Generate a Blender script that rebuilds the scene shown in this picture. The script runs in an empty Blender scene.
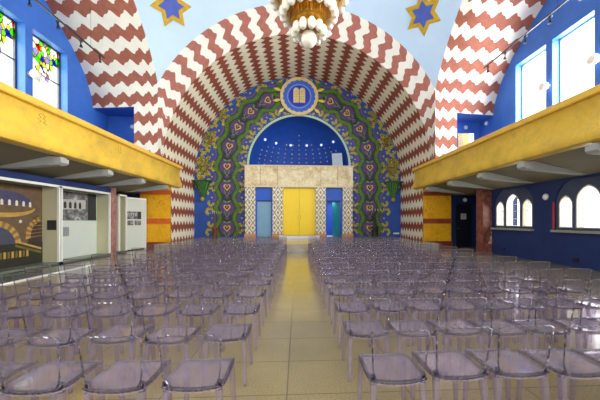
import bpy, bmesh, math, random
from mathutils import Vector, Matrix
from mathutils.geometry import tessellate_polygon
random.seed(5)
PI = math.pi
S = bpy.context.scene
COL = S.collection

# ---------------------------------------------------------------- camera, sky, light, exposure
cd = bpy.data.cameras.new('camera'); cam = bpy.data.objects.new('camera', cd); COL.objects.link(cam)
S.camera = cam
cam.location = (-0.12, 0.0, 1.55)
cam.rotation_euler = (PI/2, 0, -math.atan(0.048))
cd.sensor_width = 36; cd.lens = 283*36/600
cd.shift_x = (300-311.1)/600; cd.shift_y = 20.5/600
cd.clip_start = 0.05; cd.clip_end = 300

w = bpy.data.worlds.new('sky'); S.world = w; w.use_nodes = True
nt = w.node_tree; bg = nt.nodes['Background']
tc = nt.nodes.new('ShaderNodeTexCoord'); sp = nt.nodes.new('ShaderNodeSeparateXYZ')
nt.links.new(tc.outputs['Generated'], sp.inputs[0])
rmp = nt.nodes.new('ShaderNodeMapRange')
rmp.inputs['From Min'].default_value = -0.8; rmp.inputs['From Max'].default_value = 0.8
rmp.inputs['To Min'].default_value = 1.5; rmp.inputs['To Max'].default_value = 3.4
nt.links.new(sp.outputs['X'], rmp.inputs['Value']); nt.links.new(rmp.outputs[0], bg.inputs['Strength'])
bg.inputs['Color'].default_value = (1.0, 0.985, 0.95, 1)
S.view_settings.view_transform = 'Standard'; S.view_settings.look = 'None'
S.view_settings.gamma = 1; S.view_settings.use_curve_mapping = False
S.view_settings.exposure = 0.0
try:
    S.cycles.max_bounces = 10; S.cycles.diffuse_bounces = 5; S.cycles.glossy_bounces = 4
    S.cycles.transmission_bounces = 6; S.cycles.transparent_max_bounces = 96
    S.cycles.sample_clamp_indirect = 6.0
except Exception: pass

def area(name, loc, rot, sx, sy, power, color=(1, 1, 1)):
    l = bpy.data.lights.new(name, 'AREA'); l.shape = 'RECTANGLE'; l.size = sx; l.size_y = sy
    l.energy = power; l.color = color
    o = bpy.data.objects.new(name, l); COL.objects.link(o); o.location = loc; o.rotation_euler = rot
    return o
# daylight through the tall windows of both galleries, just outside the glass
WZ = [(11.4, 13.05), (9.45, 11.1), (7.5, 9.15), (5.55, 7.2), (3.6, 5.25), (1.65, 3.3)]
for a, b in WZ:
    area('daylight_right', (10.95, (a+b)/2, 7.2), (0, math.radians(80), 0), 4.0, 1.5, 560, (1, .98, .94))
    area('daylight_left', (-10.95, (a+b)/2, 7.2), (0, -math.radians(80), 0), 4.0, 1.5, 150, (.97, .98, 1))
for yy in (5.4, 8.55, 11.7):
    area('daylight_low', (9.75, yy, 1.95), (0, math.radians(90), 0), 1.6, 2.0, 60, (1, .98, .94))

# ---------------------------------------------------------------- materials
def srgb(r, g, b):
    f = lambda c: (c/255/12.92) if c/255 <= .04045 else ((c/255+.055)/1.055)**2.4
    return (f(r), f(g), f(b), 1)
MATS = {}
def nn(nt, t, **kw):
    n = nt.nodes.new(t)
    for k, v in kw.items(): setattr(n, k, v)
    return n
def math_n(nt, op, a, b=None, c=None):
    n = nn(nt, 'ShaderNodeMath', operation=op)
    for i, v in enumerate((a, b, c)):
        if v is None: continue
        if isinstance(v, (int, float)): n.inputs[i].default_value = v
        else: nt.links.new(v, n.inputs[i])
    return n.outputs[0]
def mixc(nt, fac, a, b):
    n = nn(nt, 'ShaderNodeMix', data_type='RGBA')
    for i, v in ((0, fac), (6, a), (7, b)):
        if isinstance(v, (tuple, int, float)): n.inputs[i].default_value = v
        else: nt.links.new(v, n.inputs[i])
    return n.outputs[2]
def noise(nt, scale, detail=4, rough=.55, vec=None):
    n = nn(nt, 'ShaderNodeTexNoise'); n.inputs['Scale'].default_value = scale
    n.inputs['Detail'].default_value = detail; n.inputs['Roughness'].default_value = rough
    if vec is None:
        t = nn(nt, 'ShaderNodeTexCoord'); vec = t.outputs['Object']
    nt.links.new(vec, n.inputs['Vector'])
    return n.outputs['Fac']
def ramp(nt, fac, stops):
    n = nn(nt, 'ShaderNodeValToRGB'); el = n.color_ramp.elements
    while len(el) < len(stops): el.new(.5)
    for e, (p, c) in zip(el, stops): e.position = p; e.color = c
    nt.links.new(fac, n.inputs[0]); return n.outputs[0]
def new_mat(name):
    m = bpy.data.materials.new(name); m.use_nodes = True
    return m, m.node_tree, m.node_tree.nodes['Principled BSDF']
def M(name, c=None, rough=.6, var=.12, scale=3.0, metal=0.0, c2=None, emit=0.0, spec=.5):
    """plain painted / stone / metal surface with a little procedural mottling"""
    if name in MATS: return MATS[name]
    m, nt, b = new_mat(name)
    base = srgb(*c)
    dark = srgb(*c2) if c2 else tuple(x*(1-var) for x in base[:3])+(1,)
    lite = base
    n = noise(nt, scale)
    col = ramp(nt, n, [(.35, dark), (.62, lite)])
    nt.links.new(col, b.inputs['Base Color'])
    b.inputs['Roughness'].default_value = rough; b.inputs['Metallic'].default_value = metal
    b.inputs['Specular IOR Level'].default_value = spec
    if emit:
        nt.links.new(col, b.inputs['Emission Color']); b.inputs['Emission Strength'].default_value = emit
    MATS[name] = m; return m

def zigzag(name, L, P, A, brown, white, sharp=True):
    """wavy red and white bands; UV.y counts metres across the bands, UV.x metres along them"""
    m, nt, b = new_mat(name)
    uv = nn(nt, 'ShaderNodeUVMap'); s = nn(nt, 'ShaderNodeSeparateXYZ'); nt.links.new(uv.outputs[0], s.inputs[0])
    if sharp:
        t = math_n(nt, 'PINGPONG', s.outputs[0], P/2); t = math_n(nt, 'MULTIPLY', t, 2*A/P)
        t = math_n(nt, 'MINIMUM', t, A*.86); t = math_n(nt, 'MAXIMUM', t, A*.14)
    else:
        t = math_n(nt, 'PINGPONG', s.outputs[0], P/2); t = math_n(nt, 'MULTIPLY', t, 2*A/P)
        st = math_n(nt, 'SINE', math_n(nt, 'MULTIPLY', s.outputs[0], 2*PI/P*2)); t = math_n(nt, 'ADD', t, math_n(nt, 'MULTIPLY', st, A*.13))
    v = math_n(nt, 'ADD', s.outputs[1], t)
    v = math_n(nt, 'SUBTRACT', v, A/2)
    v = math_n(nt, 'FRACT', math_n(nt, 'ADD', math_n(nt, 'DIVIDE', v, L), .25))
    k = math_n(nt, 'LESS_THAN', v, .5)
    br = ramp(nt, noise(nt, 5), [(.35, tuple(x*.82 for x in brown[:3])+(1,)), (.65, brown)])
    wh = ramp(nt, noise(nt, 2.5), [(.35, tuple(x*.93 for x in white[:3])+(1,)), (.65, white)])
    nt.links.new(mixc(nt, k, wh, br), b.inputs['Base Color']); b.inputs['Roughness'].default_value = .75
    b.inputs['Specular IOR Level'].default_value = .2
    MATS[name] = m; return m
BR = srgb(162, 98, 80); WH = srgb(232, 228, 214)
zz_vault = zigzag('zigzag_vault_paint', .892, .45, .30, srgb(150, 82, 66), srgb(232, 224, 200))
zz_ring = zigzag('zigzag_ring_paint', .892, .56, .26, srgb(172, 108, 94), WH, False)
zz_side = zigzag('zigzag_arch_paint', .95, .70, .26, BR, WH, False)

def yellow_marble(name, base, vein, sc=1.2, vw=.006, stain=0.0):
    m, nt, b = new_mat(name)
    t = nn(nt, 'ShaderNodeTexCoord')
    n1 = noise(nt, sc, 6, .65); n2 = noise(nt, sc*3, 5, .7)
    r = ramp(nt, n1, [(.3, tuple(x*.72 for x in base[:3])+(1,)), (.5, base), (.75, tuple(min(1, x*1.15) for x in base[:3])+(1,))])
    k = math_n(nt, 'ABSOLUTE', math_n(nt, 'SUBTRACT', n2, .5)); k = math_n(nt, 'LESS_THAN', k, vw)
    k = math_n(nt, 'MULTIPLY', k, math_n(nt, 'GREATER_THAN', n1, .56))
    if stain:   # grey worn smudges
        n3 = ramp(nt, noise(nt, 2.3, 8, .75), [(.47, (0, 0, 0, 1)), (.68, (1, 1, 1, 1))])
        r = mixc(nt, math_n(nt, 'MULTIPLY', n3, stain), r, srgb(172, 146, 82))
    nt.links.new(mixc(nt, math_n(nt, 'MULTIPLY', k, .6), r, vein), b.inputs['Base Color']); b.inputs['Roughness'].default_value = .35
    MATS[name] = m; return m
bal_m = yellow_marble('yellow_marbled_plaster', srgb(226, 184, 66), srgb(120, 98, 66), .8, .003, .5)
pier_m = yellow_marble('golden_marbled_plaster', srgb(242, 178, 30), srgb(70, 50, 30), 1.5, .02)
rim_m = M('yellow_rim_paint', (236, 188, 74), .4, .1)

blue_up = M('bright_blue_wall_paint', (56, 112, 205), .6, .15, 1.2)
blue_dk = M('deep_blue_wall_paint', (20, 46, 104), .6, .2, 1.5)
blue_apse = M('apse_blue_paint', (36, 80, 166), .6, .18, 2)
blue_niche = M('niche_blue_paint', (30, 84, 186), .6, .15, 2)
sky_m = M('pale_blue_ceiling_paint', (196, 219, 240), .8, .06, .5, spec=.1)
gold_m = M('gold_metal', (206, 150, 48), .3, .3, 6, .75)
goldp = M('gold_paint', (200, 160, 30), .5, .2, 6)
starblue = M('star_blue_paint', (74, 92, 176), .7, .2, 4)
stone = M('pale_stone', (214, 208, 190), .6, .1, 4)
greybeam = M('grey_beam_paint', (164, 166, 164), .6, .1, 2)
soff_m = M('grey_plaster_soffit', (134, 126, 104), .8, .15, 1)
slate = M('slate_blue_paint', (66, 76, 104), .7, .12, 3)
black = M('black_metal', (22, 24, 26), .4, .1, 5)
white = M('white_paint', (232, 232, 226), .45, .04, 3)
cream = M('cream_board', (196, 192, 158), .6, .05, 1.5)
pale_board = M('pale_grey_board', (206, 214, 204), .6, .04, 1)
redmar = M('red_marble', (150, 88, 74), .4, .4, 5, c2=(104, 54, 46))
pinkmar = M('pink_marble', (176, 128, 120), .45, .3, 5, c2=(140, 92, 88))
orange = M('orange_band_paint', (222, 104, 36), .5, .2, 4)
orange_r = M('rust_band_paint', (160, 66, 32), .5, .3, 4)
brownbase = M('brown_red_marble', (132, 58, 40), .45, .35, 5)
yellowdoor = M('yellow_door_paint', (255, 216, 10), .35, .03, 1)
yellowlit = M('warm_yellow_wall_paint', (240, 205, 130), .6, .1, 3)
palegreen = M('pale_green_trim', (186, 214, 176), .5, .15, 9)
creamgold = M('cream_gold_trim', (232, 208, 140), .5, .15, 6)
green_v = M('vine_green_paint', (86, 124, 38), .6, .45, 6)
purple_v = M('purple_paint', (94, 66, 124), .6, .3, 5)
darkpurple = M('dark_plum_paint', (48, 32, 52), .6, .3, 5)
olive_v = M('olive_scroll_paint', (172, 160, 42), .6, .35, 9)
yel_v = M('yellow_dot_paint', (238, 222, 70), .6, .2, 9)
violetblue = M('violet_blue_paint', (44, 56, 190), .6, .12, 4)

def terrazzo():
    m, nt, b = new_mat('terrazzo_tiles')
    tcn = nn(nt, 'ShaderNodeTexCoord'); s = nn(nt, 'ShaderNodeSeparateXYZ'); nt.links.new(tcn.outputs['Object'], s.inputs[0])
    fx = math_n(nt, 'FRACT', math_n(nt, 'DIVIDE', math_n(nt, 'ADD', s.outputs[0], .22+11.0), 1.1))
    fy = math_n(nt, 'FRACT', math_n(nt, 'DIVIDE', math_n(nt, 'ADD', s.outputs[1], 12.0-2.52), .6))
    gx = math_n(nt, 'LESS_THAN', fx, .011); gy = math_n(nt, 'LESS_THAN', fy, .018)
    g = math_n(nt, 'MAXIMUM', gx, gy)
    big = noise(nt, 1.3, 3); fine = noise(nt, 75, 3, .7)
    c = ramp(nt, big, [(.3, srgb(132, 119, 84)), (.7, srgb(160, 145, 102))])
    sp_ = ramp(nt, fine, [(.36, srgb(112, 100, 72)), (.5, srgb(146, 132, 94)), (.66, srgb(176, 164, 124))])
    c = mixc(nt, .55, c, sp_)
    c = mixc(nt, math_n(nt, 'MULTIPLY', g, .7), c, srgb(84, 78, 58))
    nt.links.new(c, b.inputs['Base Color'])
    rr = math_n(nt, 'MULTIPLY_ADD', big, .16, .1)
    nt.links.new(rr, b.inputs['Roughness']); b.inputs['Specular IOR Level'].default_value = .75
    b.inputs['Coat Weight'].default_value = .25; b.inputs['Coat Roughness'].default_value = .08
    MATS['floor'] = m; return m
floor_m = terrazzo()

def lattice(name, c1, c2, sc):
    m, nt, b = new_mat(name)
    tcn = nn(nt, 'ShaderNodeTexCoord'); s = nn(nt, 'ShaderNodeSeparateXYZ'); nt.links.new(tcn.outputs['Object'], s.inputs[0])
    u = math_n(nt, 'ADD', s.outputs[0], math_n(nt, 'MULTIPLY', s.outputs[2], .7)); v = math_n(nt, 'SUBTRACT', s.outputs[0], math_n(nt, 'MULTIPLY', s.outputs[2], .7))
    a = math_n(nt, 'ABSOLUTE', math_n(nt, 'SINE', math_n(nt, 'MULTIPLY', u, sc)))
    c = math_n(nt, 'ABSOLUTE', math_n(nt, 'SINE', math_n(nt, 'MULTIPLY', v, sc)))
    k = math_n(nt, 'LESS_THAN', math_n(nt, 'MINIMUM', a, c), .24)
    k2 = math_n(nt, 'GREATER_THAN', math_n(nt, 'MULTIPLY', a, c), .8)
    k = math_n(nt, 'MAXIMUM', k, k2)
    n = ramp(nt, noise(nt, 8), [(.3, tuple(x*.8 for x in c1[:3])+(1,)), (.7, c1)])
    nt.links.new(mixc(nt, k, n, c2), b.inputs['Base Color']); b.inputs['Roughness'].default_value = .5
    return m
lat_m = lattice('lattice_painted_stone', srgb(238, 232, 212), srgb(158, 138, 98), 6.6)
def veined():
    m, nt, b = new_mat('veined_cream_marble')
    n1 = noise(nt, 1.6, 8, .7); n2 = noise(nt, 5, 6, .7)
    c = ramp(nt, n1, [(.3, srgb(168, 130, 80)), (.44, srgb(218, 196, 146)), (.6, srgb(238, 224, 184)), (.75, srgb(204, 164, 104))])
    k = math_n(nt, 'LESS_THAN', math_n(nt, 'ABSOLUTE', math_n(nt, 'SUBTRACT', n2, .5)), .012)
    nt.links.new(mixc(nt, math_n(nt, 'MULTIPLY', k, .5), c, srgb(120, 92, 60)), b.inputs['Base Color'])
    b.inputs['Roughness'].default_value = .35; return m
marble_m = veined()

def schlick(nt, f0=.045):
    lw = nn(nt, 'ShaderNodeLayerWeight'); lw.inputs['Blend'].default_value = .5
    return math_n(nt, 'MULTIPLY_ADD', math_n(nt, 'POWER', lw.outputs['Facing'], 4.5), 1-f0, f0), lw.outputs['Facing']
def plastic(name, tint, edge, gloss=1.0, body=.1, bodycol=(.55, .5, .62, 1)):
    """clear tinted polycarbonate: see-through, mirror-like at grazing angles, denser seen edge on"""
    m = bpy.data.materials.new(name); m.use_nodes = True; nt = m.node_tree
    for n in list(nt.nodes): nt.nodes.remove(n)
    out = nn(nt, 'ShaderNodeOutputMaterial'); tr = nn(nt, 'ShaderNodeBsdfTransparent')
    gl = nn(nt, 'ShaderNodeBsdfGlossy'); gl.inputs['Roughness'].default_value = .12
    df = nn(nt, 'ShaderNodeBsdfDiffuse'); df.inputs['Color'].default_value = bodycol
    fr, facing = schlick(nt)
    nz = noise(nt, 7, 2)
    t = mixc(nt, math_n(nt, 'POWER', facing, 2), tint, edge)
    nt.links.new(t, tr.inputs['Color'])
    m1 = nn(nt, 'ShaderNodeMixShader'); nt.links.new(math_n(nt, 'MULTIPLY', nz, 2*body), m1.inputs[0])
    nt.links.new(tr.outputs[0], m1.inputs[1]); nt.links.new(df.outputs[0], m1.inputs[2])
    m2 = nn(nt, 'ShaderNodeMixShader'); nt.links.new(math_n(nt, 'MULTIPLY', fr, gloss), m2.inputs[0])
    nt.links.new(m1.outputs[0], m2.inputs[1]); nt.links.new(gl.outputs[0], m2.inputs[2])
    nt.links.new(m2.outputs[0], out.inputs['Surface'])
    return m
pl_seat = plastic('smoky_violet_seat_plastic', (.83, .79, .845, 1), (.64, .585, .68, 1), .8, .17, (.52, .46, .56, 1))
pl_back = plastic('clear_violet_back_plastic', (.95, .94, .955, 1), (.84, .81, .87, 1), .8, .02)
pl_rim = plastic('violet_edge_plastic', (.24, .19, .28, 1), (.10, .07, .13, 1), .7, .25, (.2, .16, .28, 1))
pl_brim = plastic('clear_violet_edge_plastic', (.62, .57, .66, 1), (.42, .37, .48, 1), 1, .22, (.6, .56, .68, 1))
pl_leg = plastic('violet_leg_plastic', (.80, .755, .83, 1), (.60, .53, .68, 1), .8, .12, (.62, .55, .70, 1))

def glass_clear():
    m = bpy.data.materials.new('window_glass'); m.use_nodes = True; nt = m.node_tree
    for n in list(nt.nodes): nt.nodes.remove(n)
    out = nn(nt, 'ShaderNodeOutputMaterial'); tr = nn(nt, 'ShaderNodeBsdfTransparent'); gl = nn(nt, 'ShaderNodeBsdfGlossy')
    gl.inputs['Roughness'].default_value = .05
    c = ramp(nt, noise(nt, 2), [(.3, (.9, .93, .95, 1)), (.7, (.97, .98, .98, 1))]); nt.links.new(c, tr.inputs[0])
    fr, _f = schlick(nt); mx = nn(nt, 'ShaderNodeMixShader')
    nt.links.new(math_n(nt, 'MULTIPLY', fr, .5), mx.inputs[0]); nt.links.new(tr.outputs[0], mx.inputs[1]); nt.links.new(gl.outputs[0], mx.inputs[2])
    nt.links.new(mx.outputs[0], out.inputs[0]); return m
glass_m = glass_clear()

# ---------------------------------------------------------------- mesh helpers
class MB:
    def __init__(s): s.v = []; s.f = []; s.m = []; s.uv = []
    def face(s, pts, mi=0, uv=None):
        i = len(s.v); s.v += [tuple(p) for p in pts]; s.f.append(tuple(range(i, i+len(pts)))); s.m.append(mi)
        s.uv.append(uv or [(0, 0)]*len(pts))
    def idx(s, verts, faces, mi=0):
        i = len(s.v); s.v += [tuple(p) for p in verts]
        for f in faces: s.f.append(tuple(i+k for k in f)); s.m.append(mi); s.uv.append([(0, 0)]*len(f))
    def box(s, x0, y0, z0, x1, y1, z1, mi=0):
        x0, x1 = sorted((x0, x1)); y0, y1 = sorted((y0, y1)); z0, z1 = sorted((z0, z1))
        V = [(x, y, z) for x in (x0, x1) for y in (y0, y1) for z in (z0, z1)]
        s.idx(V, [(0, 1, 3, 2), (4, 6, 7, 5), (0, 4, 5, 1), (2, 3, 7, 6), (0, 2, 6, 4), (1, 5, 7, 3)], mi)
    def prism(s, poly, fn, a, b, mi=0):
        """poly 2-D outline, fn(u,v,w)->3-D, w from a to b; may carry holes: poly=[outer,hole,...]"""
        loops = poly if isinstance(poly[0][0], (tuple, list)) else [poly]
        flat = [p for l in loops for p in l]; n = len(flat)
        tris = tessellate_polygon([[Vector((p[0], p[1], 0)) for p in l] for l in loops])
        V = [fn(p[0], p[1], a) for p in flat]+[fn(p[0], p[1], b) for p in flat]
        F = [tuple(t) for t in tris]+[tuple(n+i for i in reversed(t)) for t in tris]
        k = 0
        for l in loops:
            for i in range(len(l)):
                j = (i+1) % len(l); F.append((k+i, k+j, n+k+j, n+k+i))
            k += len(l)
        s.idx(V, F, mi)
    def tube(s, pts, r, seg=8, mi=0, r1=None, cap=True):
        pts = [Vector(p) for p in pts]; n = len(pts); V = []; F = []
        up = None
        for i, p in enumerate(pts):
            d = (pts[min(i+1, n-1)]-pts[max(i-1, 0)]).normalized()
            if up is None: up = Vector((0, 0, 1)) if abs(d.z) < .9 else Vector((1, 0, 0))
            a = d.cross(up).normalized(); b = d.cross(a).normalized(); up = b if abs(b.dot(d)) < .9 else up
            up = -d.cross(a) if False else b.cross(d).cross(d).normalized() if False else up
            rr = r if r1 is None else r+(r1-r)*i/(n-1)
            for k in range(seg):
                t = 2*PI*k/seg; V.append(p+a*math.cos(t)*rr+b*math.sin(t)*rr)
        for i in range(n-1):
            for k in range(seg):
                F.append((i*seg+k, i*seg+(k+1) % seg, (i+1)*seg+(k+1) % seg, (i+1)*seg+k))
        if cap: F += [tuple(range(seg))[::-1], tuple(range((n-1)*seg, n*seg))]
        s.idx(V, F, mi)
    def lathe(s, prof, c=(0, 0, 0), seg=24, mi=0, sx=1, sy=1):
        V = []; F = []
        for r, z in prof:
            for k in range(seg):
                t = 2*PI*k/seg; V.append((c[0]+r*sx*math.cos(t), c[1]+r*sy*math.sin(t), c[2]+z))
        n = len(prof)
        for i in range(n-1):
            for k in range(seg):
                F.append((i*seg+k, i*seg+(k+1) % seg, (i+1)*seg+(k+1) % seg, (i+1)*seg+k))
        if prof[0][0] > 1e-4: F.append(tuple(range(seg))[::-1])
        if prof[-1][0] > 1e-4: F.append(tuple(range((n-1)*seg, n*seg)))
        s.idx(V, F, mi)
    def ball(s, c, r, rz=None, seg=14, rings=8, mi=0):
        rz = rz or r
        s.lathe([(r*math.sin(PI*i/rings)+1e-5, -rz*math.cos(PI*i/rings)) for i in range(rings+1)], c, seg, mi)
    def build(s, name, mats, parent=None, smooth=False, merge=False, kind=None, label=None):
        me = bpy.data.meshes.new(name); me.from_pydata(s.v, [], s.f)
        for m in (mats if isinstance(mats, (list, tuple)) else [mats]): me.materials.append(m)
        me.polygons.foreach_set('material_index', s.m)
        ul = me.uv_layers.new(name='UVMap'); k = 0
        for uvs in s.uv:
            for q in uvs: ul.data[k].uv = q; k += 1
        if smooth: me.polygons.foreach_set('use_smooth', [True]*len(s.f))
        bm = bmesh.new(); bm.from_mesh(me)
        if merge: bmesh.ops.remove_doubles(bm, verts=bm.verts, dist=1e-5)
        if not kind == 'open': bmesh.ops.recalc_face_normals(bm, faces=bm.faces)
        if smooth:
            for e in bm.edges:
                if len(e.link_faces) == 2 and e.calc_face_angle(0) > math.radians(38): e.smooth = False
        bm.to_mesh(me); bm.free(); me.update()
        o = bpy.data.objects.new(name, me); COL.objects.link(o)
        if parent: o.parent = parent
        if label: o['label'] = label
        return o
def struct(o): o['kind'] = 'structure'; return o
def tag(o, label, cat, group=None):
    o['label'] = label; o['category'] = cat
    if group: o['group'] = group
    return o
def thing(name, label, cat, loc=(0, 0, 0), group=None):
    o = bpy.data.objects.new(name, None); COL.objects.link(o); o.location = loc; o.empty_display_size = .2
    return tag(o, label, cat, group)
XY = lambda y0: (lambda u, v, w: (u, y0+w, v))     # outline in the plane facing the camera
def arc(cx, cy, r, a0, a1, n): return [(cx+r*math.cos(math.radians(a0+(a1-a0)*i/n)), cy+r*math.sin(math.radians(a0+(a1-a0)*i/n))) for i in range(n+1)]
def circle(cx, cy, r, n=32): return [(cx+r*math.cos(2*PI*i/n), cy+r*math.sin(2*PI*i/n)) for i in range(n)]

# ---------------------------------------------------------------- dimensions
RB, YC, YA, YB0 = 7.1, 4.3, 19.5, 14.95       # barrel radius, centre height, end wall, start
XP, YP, RR, RC = 6.95, 14.2, 7.85, 4.62       # pier corner, ring radius and centre height
CY = 7.25                                     # centre of the domed bay
XW, XL = 10.3, 9.05                           # upper side walls, lower side walls
PH = .38                                      # platform height

# ---------------------------------------------------------------- floor and platform
b = MB(); b.box(-12, -3.5, -.2, 12, 16.6, 0); struct(b.build('floor', floor_m))
b = MB(); b.box(-7.1, 14.15, 0, 7.1, 20.2, PH); struct(b.build('floor', M('polished_platform_stone', (170, 160, 140), .12, .2, 3, spec=.8)))
b = MB(); b.box(-1.35, 18.62, PH, 1.35, 18.98, PH+.17); struct(b.build('trim_1', white))

# ---------------------------------------------------------------- front barrel vault and flared ring
def prof_points(R, zc, xv, zlow, n=96):
    """left foot -> top -> right foot, vertical at |x|=xv below the arc, as (x,z)"""
    a0 = math.degrees(math.acos(min(1, xv/R)))
    pts = arc(0, zc, R, a0, 180-a0, n)
    return pts
def vault_strip(mb, ya, yb, fa, fb, nv, mi, u0=0.0):
    n = len(fa)
    s = 0; arcs = [0]
    for i in range(1, n):
        s += math.hypot(fb[i][0]-fb[i-1][0], fb[i][1]-fb[i-1][1]); arcs.append(s)
    mid = s/2
    for j in range(nv):
        t0, t1 = j/nv, (j+1)/nv
        for i in range(n-1):
            def P(i, t): return (fa[i][0]+(fb[i][0]-fa[i][0])*t, ya+(yb-ya)*t, fa[i][1]+(fb[i][1]-fa[i][1])*t)
            dist = math.hypot(yb-ya, fa[i][0]-fb[i][0] if abs(fa[i][1]-YC) < 3 else .7)
            mb.face([P(i, t0), P(i+1, t0), P(i+1, t1), P(i, t1)], mi,
                    [(u0+t0*dist, arcs[i]-mid), (u0+t0*dist, arcs[i+1]-mid), (u0+t1*dist, arcs[i+1]-mid), (u0+t1*dist, arcs[i]-mid)])
N = 120
def inner(zlow):
    L = [(RB, zlow+(YC-zlow)*i/10) for i in range(10)]
    return L+arc(0, YC, RB, 0, 180, N)+[(-x, z) for x, z in reversed(L)]
def outer(zlow):
    # same number of points as inner(), on the flared mouth ring: arc cut off by the pier edge
    L = [(XP, zlow+(YC-zlow)*i/10) for i in range(10)]
    A = []
    for i in range(N+1):
        a = PI*i/N; x = RR*math.cos(a); z = RC+RR*math.sin(a)
        if abs(x) > XP:
            top = RC+math.sqrt(RR**2-XP**2); k = (z-RC)/(top-RC)
            x = math.copysign(XP, x); z = YC+(top-YC)*max(0, k)
        A.append((x, z))
    return L+A+[(-x, z) for x, z in reversed(L)]
b = MB()
vault_strip(b, YP, YB0, outer(3.5), inner(3.5), 4, 0)
struct(b.build('ceiling_ring', zz_ring, smooth=True, merge=True, kind='open'))
b = MB(); vault_strip(b, YB0, 16.0, inner(3.5), inner(3.5), 2, 0); 
vault_strip(b, 16.0, YA+.05, inner(PH-.1), inner(PH-.1), 4, 0, .7)
struct(b.build('ceiling_vault', zz_vault, smooth=True, merge=True, kind='open'))

# ---------------------------------------------------------------- dome with pendentives
b = MB(); n = 44; RD = math.sqrt(XP*XP+RR*RR)
def dome(x, y, r=RD): return (x, y, RC+math.sqrt(max(0, r*r-x*x-(y-CY)**2)))
for i in range(n):
    for j in range(n):
        x0, x1 = -XP+2*XP*i/n, -XP+2*XP*(i+1)/n; y0, y1 = CY-XP+2*XP*j/n, CY-XP+2*XP*(j+1)/n
        b.face([dome(x0, y0), dome(x1, y0), dome(x1, y1), dome(x0, y1)])
struct(b.build('ceiling', sky_m, smooth=True, merge=True, kind='open'))

# ---------------------------------------------------------------- side arches: soffit + frontal pier faces
def corner_prof(zlow):
    top = RC+math.sqrt(RR**2-XP**2)
    L = [(XP, zlow+(7.15-zlow)*i/6) for i in range(6)]+[(XP, 7.15+(top-7.15)*i/3) for i in range(3)]
    a0 = math.asin((top-RC)/RR)
    return L+[(RR*math.cos(a0+(PI/2-a0)*i/20), RC+RR*math.sin(a0+(PI/2-a0)*i/20)) for i in range(21)]
def wall_prof(zlow, f=7.35):
    L = [(f, zlow+(7.15-zlow)*i/6) for i in range(6)]+[(f-.02*i, 7.15+.2*i) for i in range(3)]
    K = [(f-.1, 7.7), (6.82, 8.6), (6.0, 9.45), (4.75, 10.4), (3.3, 11.25), (1.7, 11.8), (0, 12.0)]
    pts = []
    seg = [0]
    for i in range(1, len(K)): seg.append(seg[-1]+math.dist(K[i], K[i-1]))
    for i in range(21):
        s = seg[-1]*i/20; j = max(k for k in range(len(seg)) if seg[k] <= s+1e-9); j = min(j, len(K)-2)
        t = (s-seg[j])/(seg[j+1]-seg[j]); pts.append((K[j][0]+(K[j+1][0]-K[j][0])*t, K[j][1]+(K[j+1][1]-K[j][1])*t))
    return L+pts
for side, nm in ((-1, 'left'), (1, 'right')):
    b = MB()
    zl = 3.55
    A, B_, C_ = corner_prof(zl), wall_prof(zl), wall_prof(zl, 6.99)
    C_ = [(d, z) for d, z in C_]+[(-d, z) for d, z in reversed(C_[:-1])]
    A = [(d, z) for d, z in A]+[(-d, z) for d, z in reversed(A[:-1])]
    B_ = [(d, z) for d, z in B_]+[(-d, z) for d, z in reversed(B_[:-1])]
    def run(Q):
        c = [0]
        for i in range(1, len(Q)): c.append(c[-1]+math.dist(Q[i], Q[i-1]))
        return c
    cA, cC, cB = run(A), run(C_), run(B_)
    def V(i, t):
        return (cA[i]+(cC[i]-cA[i])*t/TM if t <= TM else cC[i]+(cB[i]-cC[i])*(t-TM)/(1-TM))-.15
    TM = .19; us = [0, TM, (8.15-XP)/(XW-XP), .52, .68, .84, 1.0]         # .3065 is x=8.15, the edge of the gallery opening
    for q in range(6):
        t0, t1 = us[q], us[q+1]
        for i in range(len(A)-1):
            if q >= 2 and A[i][0] > 0 and A[i+1][1] <= 7.16: continue       # opening towards the landing
            def P(i, t):
                if t <= TM: a, c, k = A[i], C_[i], t/TM
                else: a, c, k = C_[i], B_[i], (t-TM)/(1-TM)
                return (side*(XP+(XW-XP)*t), CY+a[0]+(c[0]-a[0])*k, a[1]+(c[1]-a[1])*k)
            W = XW-XP; U0, U1 = (t0*W*1.6, t1*W*1.6) if q == 0 else (t0*W+TM*W*.6, t1*W+TM*W*.6)
            b.face([P(i, t0), P(i+1, t0), P(i+1, t1), P(i, t1)], 0,
                   [(U0, V(i, t0)), (U0, V(i+1, t0)), (U1, V(i+1, t1)), (U1, V(i, t1))])
    struct(b.build('wall_arch_'+nm, zz_side, smooth=True, merge=True, kind='open'))
    # landing recess behind the opening
    b = MB(); s = side
    y0a = 14.2+.3065*.4
    b.face([(s*8.15, y0a, 3.6), (s*8.15, y0a, 7.15), (s*8.15, 15.7, 7.15), (s*8.15, 15.7, 3.6)])
    b.face([(s*8.15, y0a, 7.15), (s*XW, 14.6, 7.15), (s*XW, 15.7, 7.15), (s*8.15, 15.7, 7.15)])
    b.face([(s*(XW-.012), 14.3, 3.6), (s*(XW-.012), 15.72, 3.6), (s*(XW-.012), 15.72, 7.16), (s*(XW-.012), 14.3, 7.16)])
    if side > 0:
        o_ = [(8.15, 3.6), (XW, 3.6), (XW, 7.15), (8.15, 7.15)]; h_ = [(9.0, 3.7), (9.0, 6.55), (10.0, 6.55), (10.0, 3.7)]
        b.prism([o_, h_], XY(15.7), 0, .12)
    else:
        b.prism([(-8.15, 3.6), (-XW, 3.6), (-XW, 7.15), (-8.15, 7.15)], XY(15.7), 0, .12)
    struct(b.build('wall_landing_'+nm, blue_up, kind='open'))
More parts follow.
